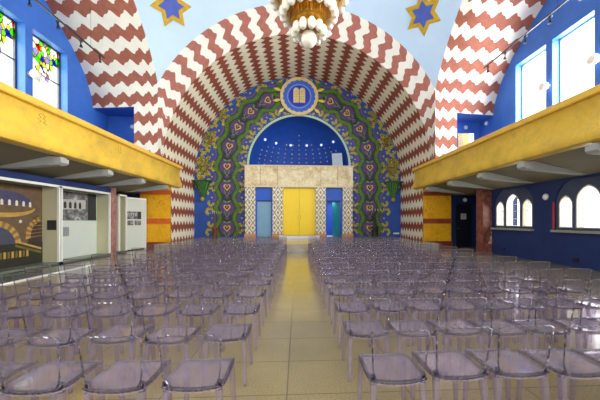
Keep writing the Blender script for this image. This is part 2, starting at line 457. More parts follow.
# sunlit stair lobby seen through the right landing opening
b = MB(); b.box(8.7, 16.9, 3.5, 10.4, 17.0, 6.9); b.box(8.7, 15.85, 3.4, 10.4, 17.0, 3.5); struct(b.build('wall_lobby', yellowlit))
area('lobby_daylight', (9.5, 16.0, 6.8), (math.radians(40), 0, 0), .8, .4, 6, (1, .9, .7))
b = MB(); b.box(9.55, 16.6, 3.5, 9.85, 16.85, 6.8); struct(b.build('trim_2', M('carved_cream_stone', (220, 190, 150), .7, .4, 14)))

# ---------------------------------------------------------------- upper side walls with tall windows
YZ = lambda x0, s: (lambda u, v, w: (x0+s*w, u, v))
def stained():
    m = bpy.data.materials.new('stained_glass'); m.use_nodes = True; nt = m.node_tree
    for n in list(nt.nodes): nt.nodes.remove(n)
    out = nn(nt, 'ShaderNodeOutputMaterial'); tr = nn(nt, 'ShaderNodeBsdfTransparent')
    tcn = nn(nt, 'ShaderNodeTexCoord'); mp = nn(nt, 'ShaderNodeMapping'); mp.inputs['Scale'].default_value = (1, 1, .75)
    nt.links.new(tcn.outputs['Object'], mp.inputs[0])
    vo = nn(nt, 'ShaderNodeTexVoronoi'); vo.inputs['Scale'].default_value = 6.5; nt.links.new(mp.outputs[0], vo.inputs['Vector'])
    s = nn(nt, 'ShaderNodeSeparateColor'); nt.links.new(vo.outputs['Color'], s.inputs[0])
    n = nn(nt, 'ShaderNodeValToRGB'); n.color_ramp.interpolation = 'CONSTANT'
    cols = [(0, (.25, .8, .08)), (.16, (.75, .9, .15)), (.3, (1, .75, .1)), (.42, (.85, .06, .04)), (.5, (.08, .12, .8)), (.57, (.4, .8, .15)), (.68, (.95, .93, .85)), (.92, (.6, .5, .8))]
    el = n.color_ramp.elements
    while len(el) < len(cols): el.new(.5)
    for e, (p, c) in zip(el, cols): e.position = p; e.color = c+(1,)
    nt.links.new(s.outputs[0], n.inputs[0])
    # clear glass outside the figure
    so = nn(nt, 'ShaderNodeSeparateXYZ'); mp2 = nn(nt, 'ShaderNodeMapping'); mp2.inputs['Location'].default_value = (0, 0, -1.0); nt.links.new(tcn.outputs['Object'], mp2.inputs[0]); nt.links.new(mp2.outputs[0], so.inputs[0])
    fy = math_n(nt, 'ABSOLUTE', so.outputs[1])
    top = math_n(nt, 'GREATER_THAN', so.outputs[2], .25)
    body = math_n(nt, 'MULTIPLY', math_n(nt, 'LESS_THAN', fy, math_n(nt, 'MULTIPLY_ADD', so.outputs[2], .28, .42)), math_n(nt, 'GREATER_THAN', so.outputs[2], -.85))
    body = math_n(nt, 'MULTIPLY', body, math_n(nt, 'GREATER_THAN', fy, math_n(nt, 'MULTIPLY_ADD', so.outputs[2], -.3, -.08)))
    k = math_n(nt, 'MAXIMUM', top, body)
    k = math_n(nt, 'MULTIPLY', k, math_n(nt, 'GREATER_THAN', s.outputs[1], .12))
    c = mixc(nt, k, (.95, .95, .92, 1), n.outputs[0])
    d = nn(nt, 'ShaderNodeTexVoronoi', feature='DISTANCE_TO_EDGE'); d.inputs['Scale'].default_value = 6.5; nt.links.new(mp.outputs[0], d.inputs['Vector'])
    lead = math_n(nt, 'MULTIPLY', math_n(nt, 'LESS_THAN', d.outputs['Distance'], .05), k)
    c = mixc(nt, math_n(nt, 'MULTIPLY', lead, .75), c, (.02, .02, .02, 1))
    nt.links.new(c, tr.inputs[0]); nt.links.new(tr.outputs[0], out.inputs[0]); return m
stained_m = stained()
wn = 0
for side, nm in ((-1, 'left'), (1, 'right')):
    b = MB()
    # narrower wall plates so each hole tessellates cleanly
    cuts = [-3.5]+[(WZ[i][0]+WZ[i+1][1])/2 for i in range(5)][::-1]+[13.4]
    ZB, ZT = 5.0, 8.95
    b.prism([(-3.5, 3.5), (1.0, 3.5), (1.0, 12.6), (-3.5, 12.6)], YZ(side*XW, side), 0, .45)
    edges = [1.0]+cuts[1:-1]+[13.5]
    for i in range(6):
        a0, a1 = edges[i], edges[i+1]; w0, w1 = WZ[5-i]
        b.prism([[(a0, 3.5), (a1, 3.5), (a1, 12.6), (a0, 12.6)], [(w0, ZB), (w0, ZT), (w1, ZT), (w1, ZB)]], YZ(side*XW, side), 0, .45)
    b.prism([(13.5, 3.5), (14.55, 3.5), (14.55, 7.1), (14.9, 7.1), (14.9, 12.6), (13.5, 12.6)], YZ(side*XW, side), 0, .45)
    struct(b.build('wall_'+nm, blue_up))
    for i, (w0, w1) in enumerate(WZ[:3]):
        wn += 1
        o = bpy.data.objects.new('window_%d' % wn, None); COL.objects.link(o); struct(o)
        xm = side*(XW+.34); o.location = (xm, (w0+w1)/2, (ZB+ZT)/2)
        hw, hh = (w1-w0)/2, (ZT-ZB)/2; f = MB(); d = .05
        fw = .06
        f.prism([[(-hw, -hh), (hw, -hh), (hw, hh), (-hw, hh)], [(-hw+fw, -hh+fw), (-hw+fw, hh-fw), (hw-fw, hh-fw), (hw-fw, -hh+fw)]], lambda u, v, w: (w-.03, u, v), 0, .06)
        f.build('frame', black if side < 0 else M('light_blue_frame_paint', (150, 190, 235), .5, .05, 2), o)
        g = MB(); g.box(-.008, -hw+fw, -hh+fw, .008, hw-fw, hh-fw)
        g.build('glazing', stained_m if side < 0 else glass_m, o)
        if side < 0:
            for q in (-.55, .55):
                r = MB(); r.box(-.03, -hw+fw, q*1.0-.018, .03, hw-fw, q+.018); r.build('glazing_bar', black, o)
        # curtain-white light blinds are only sky seen through the glass

# ---------------------------------------------------------------- lower walls
def lancet(c, hw, z0, zs, zt, n=8):
    """pointed arch outline: foot left, foot right, up and over"""
    pts = [(c-hw, z0), (c+hw, z0)]
    R = ((zt-zs)**2+hw*hw)/(2*hw)
    for i in range(n+1):
        a = i/n*math.asin(min(1, (zt-zs)/R)); pts.append((c+hw-R+R*math.cos(a), zs+R*math.sin(a)))
    for i in range(n-1, -1, -1):
        a = i/n*math.asin(min(1, (zt-zs)/R)); pts.append((c-hw+R-R*math.cos(a), zs+R*math.sin(a)))
    return pts
b = MB(); X = XL
GROUPS = [11.7, 8.55, 5.4]
e = [2.0, 6.98, 10.13, 13.3]
b.prism([(-3.5, 0), (2.0, 0), (2.0, 3.45), (-3.5, 3.45)], YZ(X, 1), 0, .31)
for gi, c in enumerate(GROUPS):
    a0, a1 = e[2-gi], e[3-gi]
    big = lancet(c, 1.12, 1.22, 2.15, 2.93, 10)
    b.prism([[(a0, 0), (a1, 0), (a1, 3.45), (a0, 3.45)], big], YZ(X, 1), 0, .31)
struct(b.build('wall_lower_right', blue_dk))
def gothic_window(c, idx):
    o = bpy.data.objects.new('window_%d' % idx, None); COL.objects.link(o); struct(o); o.location = (X, c, 0)
    L = [lancet(-.76, .25, 1.3, 2.08, 2.42), lancet(0, .40, 1.3, 2.18, 2.70), lancet(.76, .25, 1.3, 2.08, 2.42)]
    t = MB(); t.prism([lancet(0, 1.115, 1.225, 2.15, 2.925, 10)]+L, lambda u, v, w: (.05+w, u, v), 0, .06); t.build('tracery', slate, o)
    for l, hw, zt in ((L[0], .25, 2.42), (L[1], .40, 2.70), (L[2], .25, 2.42)):
        cc = (l[0][0]+l[1][0])/2; zs = 2.08 if hw < .3 else 2.18
        outer_ = lancet(cc, hw, 1.3, zs, zt); ins = lancet(cc, hw-.035, 1.335, zs, zt-.045)
        j = MB(); j.prism([outer_, ins], lambda u, v, w: (.045+w, u, v), 0, .262); j.build('jamb', stone, o)
        g = MB(); g.prism(ins, lambda u, v, w: (.25+w, u, v), 0, .01); g.build('pane', glass_m, o)
        for z in (1.62, 1.95, 2.25):
            if z < zt-.12:
                r = MB(); r.box(.23, cc-hw+.03, z-.014, .25, cc+hw-.03, z+.014); r.build('glazing_bar', stone, o)
    s = MB(); s.box(-.14, -1.16, 1.14, .4, 1.16, 1.22); s.build('window_sill', M('grey_stone_sill', (150, 150, 138), .6, .1, 4), o)
    if c < 9:
        r = MB(); r.box(-.012, 1.13, 1.24, -.002, 1.2, 2.2); r.build('red_edge', M('red_orange_paint', (200, 60, 30), .6, .1, 4), o)
for i, c in enumerate(GROUPS[:2]): gothic_window(c, 7+i)
gothic_window(GROUPS[2], 9)
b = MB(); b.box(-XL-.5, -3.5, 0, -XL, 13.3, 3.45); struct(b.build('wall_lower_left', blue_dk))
for s, nm in ((-1, 'left'), (1, 'right')):
    b = MB(); b.box(s*XW, 13.3, 0, s*(XW+.3), 16.3, 3.45); b.box(s*XL, 13.3, 0, s*XW, 13.4, 3.45)
    struct(b.build('wall_bay_'+nm, blue_dk))
    b = MB(); b.box(s*(XL+.31), 13.22, 0, s*XW, 13.29, 3.45); struct(b.build('wall_bright_panel_'+nm, white))  # white panel added outside to keep the view through the pointed windows bright
    b = MB(); b.box(s*8.74, 16.05, 0, s*(XW+.3), 16.3, 3.45); struct(b.build('wall_end_'+nm, blue_dk))
    # marbled pier under the gallery
    b = MB(); b.box(s*7.13, 15.97, .3, s*8.76, 16.5, 3.47); b.build('x', pier_m); o = bpy.data.objects['x']; o.name = 'wall_pier_'+nm; struct(o)
    m2 = orange if s < 0 else orange_r
    b = MB(); b.box(s*7.11, 15.93, 1.38, s*8.78, 15.98, 1.66); b.box(s*7.11, 15.93, 2.98, s*8.78, 15.98, 3.2)
    struct(b.build('trim_3', m2))
    b = MB(); b.box(s*7.08, 15.9, 0, s*8.8, 16.0, .36); struct(b.build('baseboard_'+nm, brownbase))

# gallery slab underside, deck and parapet
for s, nm in ((-1, 'left'), (1, 'right')):
    t = thing('balcony', 'yellow marbled balcony along the %s side of the hall' % nm, 'balcony', (s*6.8, 7, 3.42))
    def prof(lst, y0, y1, mb):
        mb.prism([(x-6.8, z-3.42) for x, z in lst], lambda u, v, w: (s*u, w, v), y0, y1)
    b = MB()
    face = [(6.90, 4.5), (6.94, 4.40), (6.945, 4.2), (6.92, 4.0), (6.87, 3.8), (6.81, 3.65), (6.80, 3.55), (6.84, 3.46), (6.95, 3.42), (7.12, 3.42), (7.12, 4.5)]
    prof(face, -9.5, 9.75, b); b.build('parapet', bal_m, t, smooth=True, merge=True)
    b = MB(); prof([(6.80, 4.50), (6.78, 4.53), (6.78, 4.66), (6.80, 4.68), (7.2, 4.68), (7.2, 4.50)], -9.5, 9.79, b); b.build('rail_cap', rim_m, t)
    b = MB(); prof([(7.12, 3.42), (XL, 3.0), (XW, 3.0), (XW, 3.5), (7.12, 3.6)], -9.5, 9.0, b); b.build('deck', soff_m, t)
    for yb in (2.0, 4.3, 6.43, 8.57, 10.6, 12.8, 15.1):
        k = MB(); w_ = .11
        k.prism([(.12, -.04), (.12, -.2), (.18, -.27), (.45, -.28), (2.2, -.43), (2.25, -.38), (.5, -.02)], lambda u, v, w: (s*u, yb-7+w, v), -w_, w_)
        k.prism([(.08, -.08), (.08, -.2), (.14, -.25), (.3, -.26), (.3, -.06)], lambda u, v, w: (s*u, yb-7+w, v), -w_-.035, w_+.035)
        k.build('beam', greybeam, t)
    # painted vine scribble down the parapet
    if s < 0:
        for yb in (7.9, 11.2):
            q = MB()
            for z in range(9):
                zz = .98-z*.11; xx = -(.147 if zz > .6 else .147-(.6-zz)*.22)+.012
                for d in (-1, 1):
                    q.tube([(xx-.0, yb-7+d*.03, zz), (xx, yb-7+d*(.10+.03*math.sin(z)), zz-.05), (xx, yb-7+d*.05, zz-.1)], .006, 5)
            q.build('painted_scroll', M('faded_grey_paint', (120, 100, 60), .7, .2, 9), t)

# ---------------------------------------------------------------- end wall of the apse
b = MB()
out = [(-RB-.05, PH-.1)]+[(x, z) for x, z in arc(0, YC, RB+.05, 180, 0, 64)]+[(RB+.05, PH-.1)]
nich = [(-3.45, 4.2)]+arc(0, 5.3, 3.45, 180, 0, 40)+[(3.45, 4.2)]
hole = [(1.9, PH+.02), (1.9, 2.9), (2.85, 2.9), (2.85, PH+.02)]
b.prism([out, nich, hole], XY(YA), 0, .25)
struct(b.build('wall_back', blue_apse))
b = MB()
ns, ny = 24, 12     # half-dome niche
for i in range(ns):
    for j in range(ny):
        def P(i, j):
            a = PI*i/ns; e_ = PI/2*j/ny
            return (-3.45*math.cos(a)*math.cos(e_), YA+.02+3.45*math.sin(a)*math.cos(e_)*.8, 5.3+3.45*math.sin(e_))
        b.face([P(i, j), P(i+1, j), P(i+1, j+1), P(i, j+1)])
    def Q(i, z): a = PI*i/ns; return (-3.45*math.cos(a), YA+.02+3.45*math.sin(a)*.8, z)
    b.face([Q(i, 4.2), Q(i+1, 4.2), Q(i+1, 5.3), Q(i, 5.3)])
b.face([(-3.45*math.cos(PI*i/ns), YA+.02+3.45*math.sin(PI*i/ns)*.8, 4.2) for i in range(ns+1)])
struct(b.build('wall_niche', blue_niche, smooth=True, merge=True, kind='open'))
# little gold stars on the niche
stars = MB()
for k in range(-6, 7):
    a = PI/2+k*.175
    lo, hi = 0, (9 if k == 0 else 7-abs(k)//3)
    for j in range(hi):
        z = 5.45+j*.31; e_ = math.asin(max(0, min(1, (z-5.3)/3.45)))
        if abs(k) >= 6 and j > 4: continue
        c = Vector((-3.42*math.cos(a)*math.cos(e_), YA+.02+3.42*math.sin(a)*math.cos(e_)*.8, z))
        stars.ball(c, .04 if j % 2 else .055, None, 5, 3)
tag(stars.build('star_chains', M('pale_gold_star_paint', (236, 214, 120), .5, .1, 9)), 'rows of tiny gold stars painted up the blue niche', 'stars')
bpy.data.objects['star_chains']['kind'] = 'stuff'
b = MB()
for (r0, r1, mi) in ((3.42, 3.56, 0),):
    o1 = [(r1*math.cos(math.radians(180-1.5*i))*(1+.006*(-1)**i), 5.3+r1*math.sin(math.radians(180-1.5*i))*(1+.006*(-1)**i)) for i in range(121)]
    i1 = [(x, z) for x, z in arc(0, 5.3, r0, 0, 180, 120)]
    b.prism(o1+i1, XY(YA-.06), 0, .07)
    for s in (-1, 1): b.prism([(s*3.42, 5.3), (s*3.56, 5.3), (s*3.56, 4.6), (s*3.42, 4.6)], XY(YA-.06), 0, .07)
struct(b.build('trim_4', palegreen))
for x, z, nme in ((-2.44, 7.35, 'leftmost'), (-1.71, 7.3, 'second from the left'), (-.64, 7.27, 'third from the left'), (.58, 7.27, 'fourth from the left'), (1.66, 7.23, 'second from the right'), (2.47, 7.27, 'rightmost')):
    yb = YA+.02+.8*math.sqrt(max(0, 3.45**2-(z-5.3)**2-x*x))
    t = thing('globe_light', 'small white globe light in the blue niche, %s of six' % nme, 'light', (x, yb-.14, z), 'globe lights in the niche')
    g = MB(); g.ball((0, 0, 0), .09); g.build('globe', M('glowing_globe_glass', (225, 238, 255), .3, .02, 3, emit=.8), t, smooth=True)
    g = MB(); g.tube([(0, .05, 0), (0, .16, 0)], .03, 8); g.build('socket', black, t)
b = MB(); b.box(-.36, -.04, 0, .36, .04, 1.0)
tag(b.build('display_board', M('pale_grey_panel', (190, 204, 214), .5, .1, 2)), 'pale grey board leaning at the right end of the niche above the portal', 'board')
bpy.data.objects['display_board'].location = (2.72, 19.9, 5.36); bpy.data.objects['display_board'].rotation_euler = (-.06, -.06, 0)
bpy.data.objects['display_board'].scale = (1, 1, .95)

# medallion with the two tablets
t = thing('medallion', 'round blue medallion with cream tablets above the niche', 'medallion', (0, YA-.1, 10.05))
def ringp(r0, r1, n=64, sc=0, amp=0):
    o1 = [(r1*math.cos(2*PI*i/n), r1*math.sin(2*PI*i/n)) for i in range(n)]
    i1 = [((r0+amp*(abs(math.sin(sc*PI*i/n))))*math.cos(2*PI*i/n), (r0+amp*abs(math.sin(sc*PI*i/n)))*math.sin(2*PI*i/n)) for i in range(n)]
    return [o1, i1]
F = lambda u, v, w: (u, w, v)
b = MB(); b.prism(ringp(1.06, 1.3, 120, 20, .06), F, -.08, .1); b.build('cream_rim', creamgold, t)
b = MB(); b.prism(circle(0, 0, 1.14, 48), F, -.02, .1); b.build('blue_disc', M('medallion_blue_paint', (60, 104, 206), .5, .1, 4), t)
b = MB(); b.prism(ringp(.78, .82), F, -.04, -.02); b.build('pale_ring', M('pale_blue_paint', (150, 180, 230), .5, .1, 4), t)
b = MB(); b.prism(circle(0, 0, .70, 40), F, -.05, -.02); b.build('deep_blue_disc', violetblue, t)
tab = MB()
for s in (-1, 1): tab.prism([(s*.02, -.46), (s*.4, -.46)]+[(s*.21+.19*math.cos(a)*s, .36+.19*math.sin(a)) for a in [PI*i/10 for i in range(11)]], F, -.11, -.05)
tb = tab.build('tablets', creamgold, t)
for s in (-1, 1):
    ln = MB()
    for k in range(4):
        z = .3-.18*k; ln.tube([(s*.21-.12, -.115, z-.04), (s*.21, -.115, z+.02), (s*.21+.12, -.115, z-.02)], .012, 5)
    ln.build('engraved_lines', M('brown_engraving', (140, 110, 60), .6, .1, 9), tb)

# portal in front of the end wall
t = thing('portal', 'cream marble portal with lattice pilasters around the yellow doors', 'portal', (0, YA, PH))
PY0 = -.45
b = MB(); b.box(-3.64, PY0, 3.48, 3.64, 0, 4.80); b.build('frieze', marble_m, t)
b = MB()
for x in (-2.6, -1.45, 1.45, 2.6): b.box(x-.012, PY0-.012, 3.5, x+.012, PY0+.01, 4.8)
b.build('frieze_joints', M('brown_stone_joint', (150, 118, 76), .6, .1, 6), t); o = bpy.data.objects['frieze_joints']; o['kind'] = 'stuff'
b = MB(); b.box(-3.70, PY0-.06, 4.80, 3.70, 0, 4.88); b.box(-3.66, PY0-.03, 3.40, 3.66, 0, 3.50); b.build('cornice', M('cream_stone_cornice', (222, 206, 164), .5, .1, 6), t)
for x0, x1 in ((-3.62, -2.95), (-1.79, -1.1), (1.1, 1.79), (2.95, 3.62)):
    b = MB(); b.box(x0, PY0, .28, x1, 0, 3.40); p = b.build('pilaster', lat_m, t)
    b = MB(); b.box(x0-.04, PY0-.05, 0, x1+.04, 0, .28); b.build('plinth', M('pink_stone', (206, 150, 116), .6, .2, 5), p)
    b = MB(); xc = (x0+x1)/2
    b.ball((xc, PY0-.14, 2.55), .09); b.tube([(xc, PY0, 2.42), (xc, PY0-.14, 2.45)], .02, 6); b.build('wall_lamp', M('lamp_white_glass', (240, 240, 235), .3, .02, 4), p, smooth=True)
# doors
for i, (x0, x1) in enumerate(((-1.1, -.005), (.005, 1.1))):
    o = bpy.data.objects.new('door_%d' % (i+1), None); COL.objects.link(o); struct(o); o.location = ((x0+x1)/2, YA-.15, PH+.17)
    hw = (x1-x0)/2; b = MB(); b.box(-hw, -.03, 0, hw, .03, 3.24); p = b.build('leaf', yellowdoor, o)
    h = MB(); h.tube([((hw-.08)*(1 if i == 0 else -1), -.07, 1.1), ((hw-.08)*(1 if i == 0 else -1), -.07, 1.35)], .012, 6); h.build('handle', M('brass', (170, 140, 60), .3, .1, 9, .8), p)
bl_frame = M('door_frame_blue_paint', (34, 92, 196), .5, .08, 3)
for s, dn in ((-1, 3), (1, 4)):
    o = bpy.data.objects.new('door_%d' % dn, None); COL.objects.link(o); struct(o); o.location = (s*2.37, YA-.2, PH)
    b = MB(); b.box(-.6, -.04, 2.5, .6, .04, 3.4); b.box(-.6, -.04, 0, -.47, .04, 2.5); b.box(.47, -.04, 0, .6, .04, 2.5); b.build('door_frame', bl_frame, o)
    b = MB(); b.box(-.48, -.07, 2.46, .48, -.04, 2.54); b.build('lintel', M('dark_blue_lintel_trim', (20, 50, 110), .5, .1, 3), o)  # lintel strip in a darker blue than the door frame
    if s < 0:
        b = MB(); b.box(-.47, .0, .02, .47, .05, 2.5); p = b.build('leaf', M('grey_blue_door_paint', (126, 168, 196), .45, .08, 2), o)
        h = MB(); h.tube([(.4, -.03, 1.15), (.4, -.03, 1.3)], .012, 6); h.build('handle', M('brass', (170, 140, 60)), p)
# vestibule behind the open right door
b = MB()
b.box(1.0, 19.75, PH-.1, 3.6, 22.3, PH); b.build('x1', M('white_floor_stone', (235, 238, 235), .4, .05, 2)); struct(bpy.data.objects['x1']); bpy.data.objects['x1'].name = 'floor'
b = MB(); b.box(1.0, 22.2, PH, 3.6, 22.3, 3.2); b.box(.9, 19.75, PH, 1.0, 22.3, 3.2); b.box(3.6, 19.75, PH, 3.7, 22.3, 3.2); b.box(.9, 19.75, 3.2, 3.7, 22.3, 3.3); struct(b.build('wall_vestibule', blue_niche))
area('vestibule_fill', (2.4, 20.8, 3.1), (0, 0, 0), .6, .6, 60, (1, 1, 1))  # added fill light that brightens the white vestibule floor
o = bpy.data.objects.new('door_5', None); COL.objects.link(o); struct(o); o.location = (2.9, 19.8, PH); o.rotation_euler = (0, 0, math.radians(118))
b = MB(); b.box(0, -.03, .02, .95, .03, 2.45); b.build('leaf', M('teal_door_paint', (60, 176, 160), .4, .08, 2), o)

# ---------------------------------------------------------------- painted flower band on the end wall
def path(s):
    """centre line of the band on the left: metres up from the foot -> (x,z, tangent)"""
    z0 = PH+.08; H = 5.37-z0
    if s <= H: return Vector((-4.9, z0+s)), Vector((0, 1))
    a = (s-H)/4.9
    return Vector((-4.9*math.cos(a), 5.37+4.9*math.sin(a))), Vector((math.sin(a), math.cos(a)))
SMAX = (5.37-.46)+4.9*math.radians(80)
def on(side, s, u, lift):
    """u metres outwards from the centre line"""
    p, tn = path(max(0, s)); nrm = Vector((-tn.y, tn.x)); q = p+nrm*u
    return (side*-1*q.x if side > 0 else q.x, YA-lift, q.y)
def inside(P):
    for p in P:
        x, z = p[0], p[2]
        if z > YC and math.hypot(x, z-YC) > RB-.03: return False
        if abs(x) > RB-.03 or z < PH+.01: return False
        if abs(x) < 3.72 and z < 5.3: return False
        if z >= 5.3 and math.hypot(x, z-5.3) < 3.6: return False
        if math.hypot(x, z-10.05) < 1.32: return False
    return True
def ribbon(mb, pts, wd, side, lift, mi=0):
    """pts [(s,u)], flat ribbon of width wd with a thin body"""
    n = len(pts); P2 = [on(side, a, c, 0) for a, c in pts]
    P2 = [Vector((p[0], p[2])) for p in P2]; Lh = []; Rh = []
    for i in range(n):
        d = (P2[min(n-1, i+1)]-P2[max(0, i-1)]).normalized(); m = Vector((-d.y, d.x)); ww = wd[i] if isinstance(wd, list) else wd
        Lh.append(P2[i]+m*ww/2); Rh.append(P2[i]-m*ww/2)
    y = YA-lift
    for i in range(n-1):
        q = [(Lh[i].x, y, Lh[i].y), (Lh[i+1].x, y, Lh[i+1].y), (Rh[i+1].x, y, Rh[i+1].y), (Rh[i].x, y, Rh[i].y)]
        if inside(q): mb.face(q, mi)
def blob(mb, side, s, u, outline, lift, mi=0):
    """outline [(ds,du)] polygon around s,u"""
    pts = [on(side, s+a, u+c, lift) for a, c in outline]; c0 = on(side, s, u, lift)
    for i in range(len(pts)):
        q = [c0, pts[i], pts[(i+1) % len(pts)]]
        if inside(q): mb.face(q, mi)
def heart(k, n=18):
    r = []
    for i in range(n):
        a = 2*PI*i/n; x = 16*math.sin(a)**3; y = 13*math.cos(a)-5*math.cos(2*a)-2*math.cos(3*a)-math.cos(4*a)
        r.append((y*k/16+.05*k, x*k/16*.92))
    return r
UL = 1.4
for side, nm in ((-1, 'left'), (1, 'right')):
    t = thing('painted_flower_band', 'painted band of green vines, gold hearts and scrolls %s of the niche' % nm, 'wall painting', (0, 0, 0))
    v = MB(); pu = MB(); dt = MB(); SS = [i*.07 for i in range(int(SMAX/.07)+1)]
    ribbon(pu, [(s, 0) for s in SS], 1.25, side, .008, 0)
    for q in range(9):
        s0 = .55+q*UL
        if s0 > SMAX+.2: break
        lens = [(-.62, 0), (-.45, .25), (-.2, .46), (.1, .5), (.42, .38), (.5, .2), (.42, .06), (.5, 0), (.42, -.06), (.5, -.2), (.42, -.38), (.1, -.5), (-.2, -.46), (-.45, -.25)]
        blob(pu, side, s0, 0, lens, .014, 1)
        blob(pu, side, s0+.72, 0, [(-.26, 0), (0, .3), (.26, 0), (0, -.3)], .02, 2)
        blob(pu, side, s0+.72, 0, [(-.17, 0), (0, .2), (.17, 0), (0, -.2)], .026, 1)
        hr = MB()
        blob(hr, side, s0, 0, heart(.27), .04, 0); blob(hr, side, s0+.01, 0, heart(.16), .05, 1)
        blob(hr, side, s0+.02, 0, [(.05, -.04), (.05, .04), (-.04, 0)], .06, 2)
        hr.build('heart', [M('ochre_gold_paint', (218, 176, 92), .5, .2, 9), darkpurple, yel_v], t, kind='open')
        for d in (-1, 1):   # leaves beside the stalk
            ribbon(dt, [(s0+.38+.02*i, d*(.03+.045*i)) for i in range(6)], [.03, .07, .09, .08, .05, .02], side, .05, 2)
            ribbon(dt, [(s0-.62+.1*i, d*(.02+.05*i*(1-.05*i))) for i in range(5)], .035, side, .045, 2)
    for d in (-1, 1):
        pts = [(s, d*(.60+.13*math.cos(2*PI*(s-.55)/UL))) for s in SS]
        ribbon(v, pts, .25, side, .03)
        ribbon(dt, [(s, u+d*.2) for s, u in pts], .045, side, .036, 1)
        ribbon(dt, [(s, u-d*.2) for s, u in pts], .045, side, .036, 1)
        ribbon(dt, [(s, u+d*.27) for s, u in pts], .11, side, .02, 3)
        for s, u in pts[::2]: blob(dt, side, s, u, [(.03, 0), (0, .03), (-.03, 0), (0, -.03)], .045, 2)
    # scrolls either side
    def curl(s, u, r, d, turn, n=22, lift=.028, wd=.2):
        pts = []
        for i in range(n+1):
            a = i/n*turn; rr = r*(1-.55*i/n)
            pts.append((s+rr*math.sin(a)*1.0, u+d*(r-rr*math.cos(a))))
        sc = MB(); ribbon(sc, pts, wd, side, lift)
        if sc.f: sc.build('scroll', olive_v, t, kind='open')
        L = 0
        for i in range(0, n+1):
            a_, c_ = pts[i]
            for o_ in (-.05, .05):
                blob(dt, side, a_+o_*math.cos(i*1.7), c_+o_*math.sin(i*1.7), [(.032, 0), (.0, .032), (-.032, 0), (0, -.032)], lift+.012, 0 if (i % 3) else 3)
    for q in range(9):
        s0 = .55+q*UL
        if s0 > SMAX: break
        arcz = s0 > 5.0
        curl(s0-.35, -.86, .30, -1, 4.6)
        curl(s0+.35, -.86, .20, -1, -4.2)
        if q in (0, 1, 2):
            curl(s0-.3, .88, .30, 1, 4.4); curl(s0+.35, .88, .22, 1, -4.0)
        else:
            curl(s0-.35, .88, .36, 1, 4.8, wd=.24); curl(s0+.35, .9, .3, 1, -4.4, wd=.24)
        if 2 <= q <= 6:
            curl(s0-.1, 1.25, .34, 1, 5.0, wd=.22); curl(s0+.6, 1.2, .3, 1, -5.0, wd=.22)
            curl(s0+.2, 1.75, .26, 1, 4.4, wd=.2)
        for d in (-1, 1):
            blob(dt, side, s0+.7, d*1.0, circle(0, 0, .10, 8), .035, 3)
            blob(dt, side, s0, d*1.12, circle(0, 0, .09, 8), .03, 3)
            blob(dt, side, s0+.7, d*1.0, circle(0, 0, .045, 6), .05, 0)
    if True:   # big loops in the outer corner
        for (s, u, r, tr) in ((4.1, 1.2, .42, 5.0), (5.0, 1.15, .46, -5.0), (4.6, 1.75, .26, 5.4), (5.8, 1.3, .42, 4.8), (6.6, 1.2, .4, -4.6), (7.6, 1.2, .38, 4.6)):
            curl(s, u, r, 1, tr, wd=.26)
    v.build('green_vines', green_v, t, kind='open')
    pu.build('purple_petals', [M('dark_green_ground', (44, 62, 50), .6, .3, 5), purple_v, darkpurple], t, kind='open')
    dt.build('dots', [yel_v, M('dark_green_outline', (40, 74, 30), .6, .2, 9), M('light_green_dots', (120, 170, 50), .6, .2, 9), M('mauve_dots', (120, 80, 130), .6, .2, 9)], t, kind='open')

# radiating leaves round the medallion
t = thing('painted_leaf_fan', 'painted green and gold leaves fanning out beside the medallion', 'wall painting', (0, 0, 0))
b = MB()
for s in (-1, 1):
    for k, a in enumerate((-38, -24, -10, 4, 18, 32)):
        a = math.radians(a); r0, r1 = 1.32, 1.85+.15*(k % 2)
        c, sn = math.cos(a), math.sin(a)
        pts = [(r0, -.05), ((r0+r1)/2, -.11), (r1, 0), ((r0+r1)/2, .11), (r0, .05)]
        P3 = [(s*(r*c-o_*sn), YA-.062, 10.05+r*sn+o_*c) for r, o_ in pts]
        P3 = [p for p in P3 if p[0]**2+(p[2]-YC)**2 < RB**2]
        if len(P3) > 2: b.face(P3, k % 2)
b.build('leaves', [yel_v, green_v], t, kind='open')

# green fan brackets with a gold ball
for s in (-1, 1):
    t = thing('fan_bracket', 'green pleated fan bracket with gold ball at the %s corner' % ('left' if s < 0 else 'right'), 'bracket', (s*6.5, YA-.02, 4.15))
    b = MB(); n = 12
    V = []
    for i in range(n+1):
        x = -.55+1.10*i/n; V.append((x, -.45*math.sqrt(max(0, 1-(x/.6)**2))-(.05 if i % 2 else 0), 0))
    for i in range(n):
        a, c = V[i], V[i+1]; p, q = (a[0]*.22+.0, a[1]*.3, -1.05), (c[0]*.22, c[1]*.3, -1.05)
        b.face([a, c, q, p], i % 2)
    b.face([(v_[0], v_[1], 0) for v_ in V]+[(.55, 0, 0), (-.55, 0, 0)], 1)
    b.build('fan', [M('fan_green_paint', (70, 132, 50), .5, .2, 5), M('fan_dark_green_paint', (34, 84, 36), .5, .2, 5)], t, kind='open')
    b = MB(); b.box(-.6, -.5, .0, .6, 0, .07); b.build('shelf', M('dark_green_shelf', (30, 60, 40), .5, .2, 5), t)
    b = MB(); b.ball((0, -.16, -1.17), .14); b.build('ball', goldp, t, smooth=True)

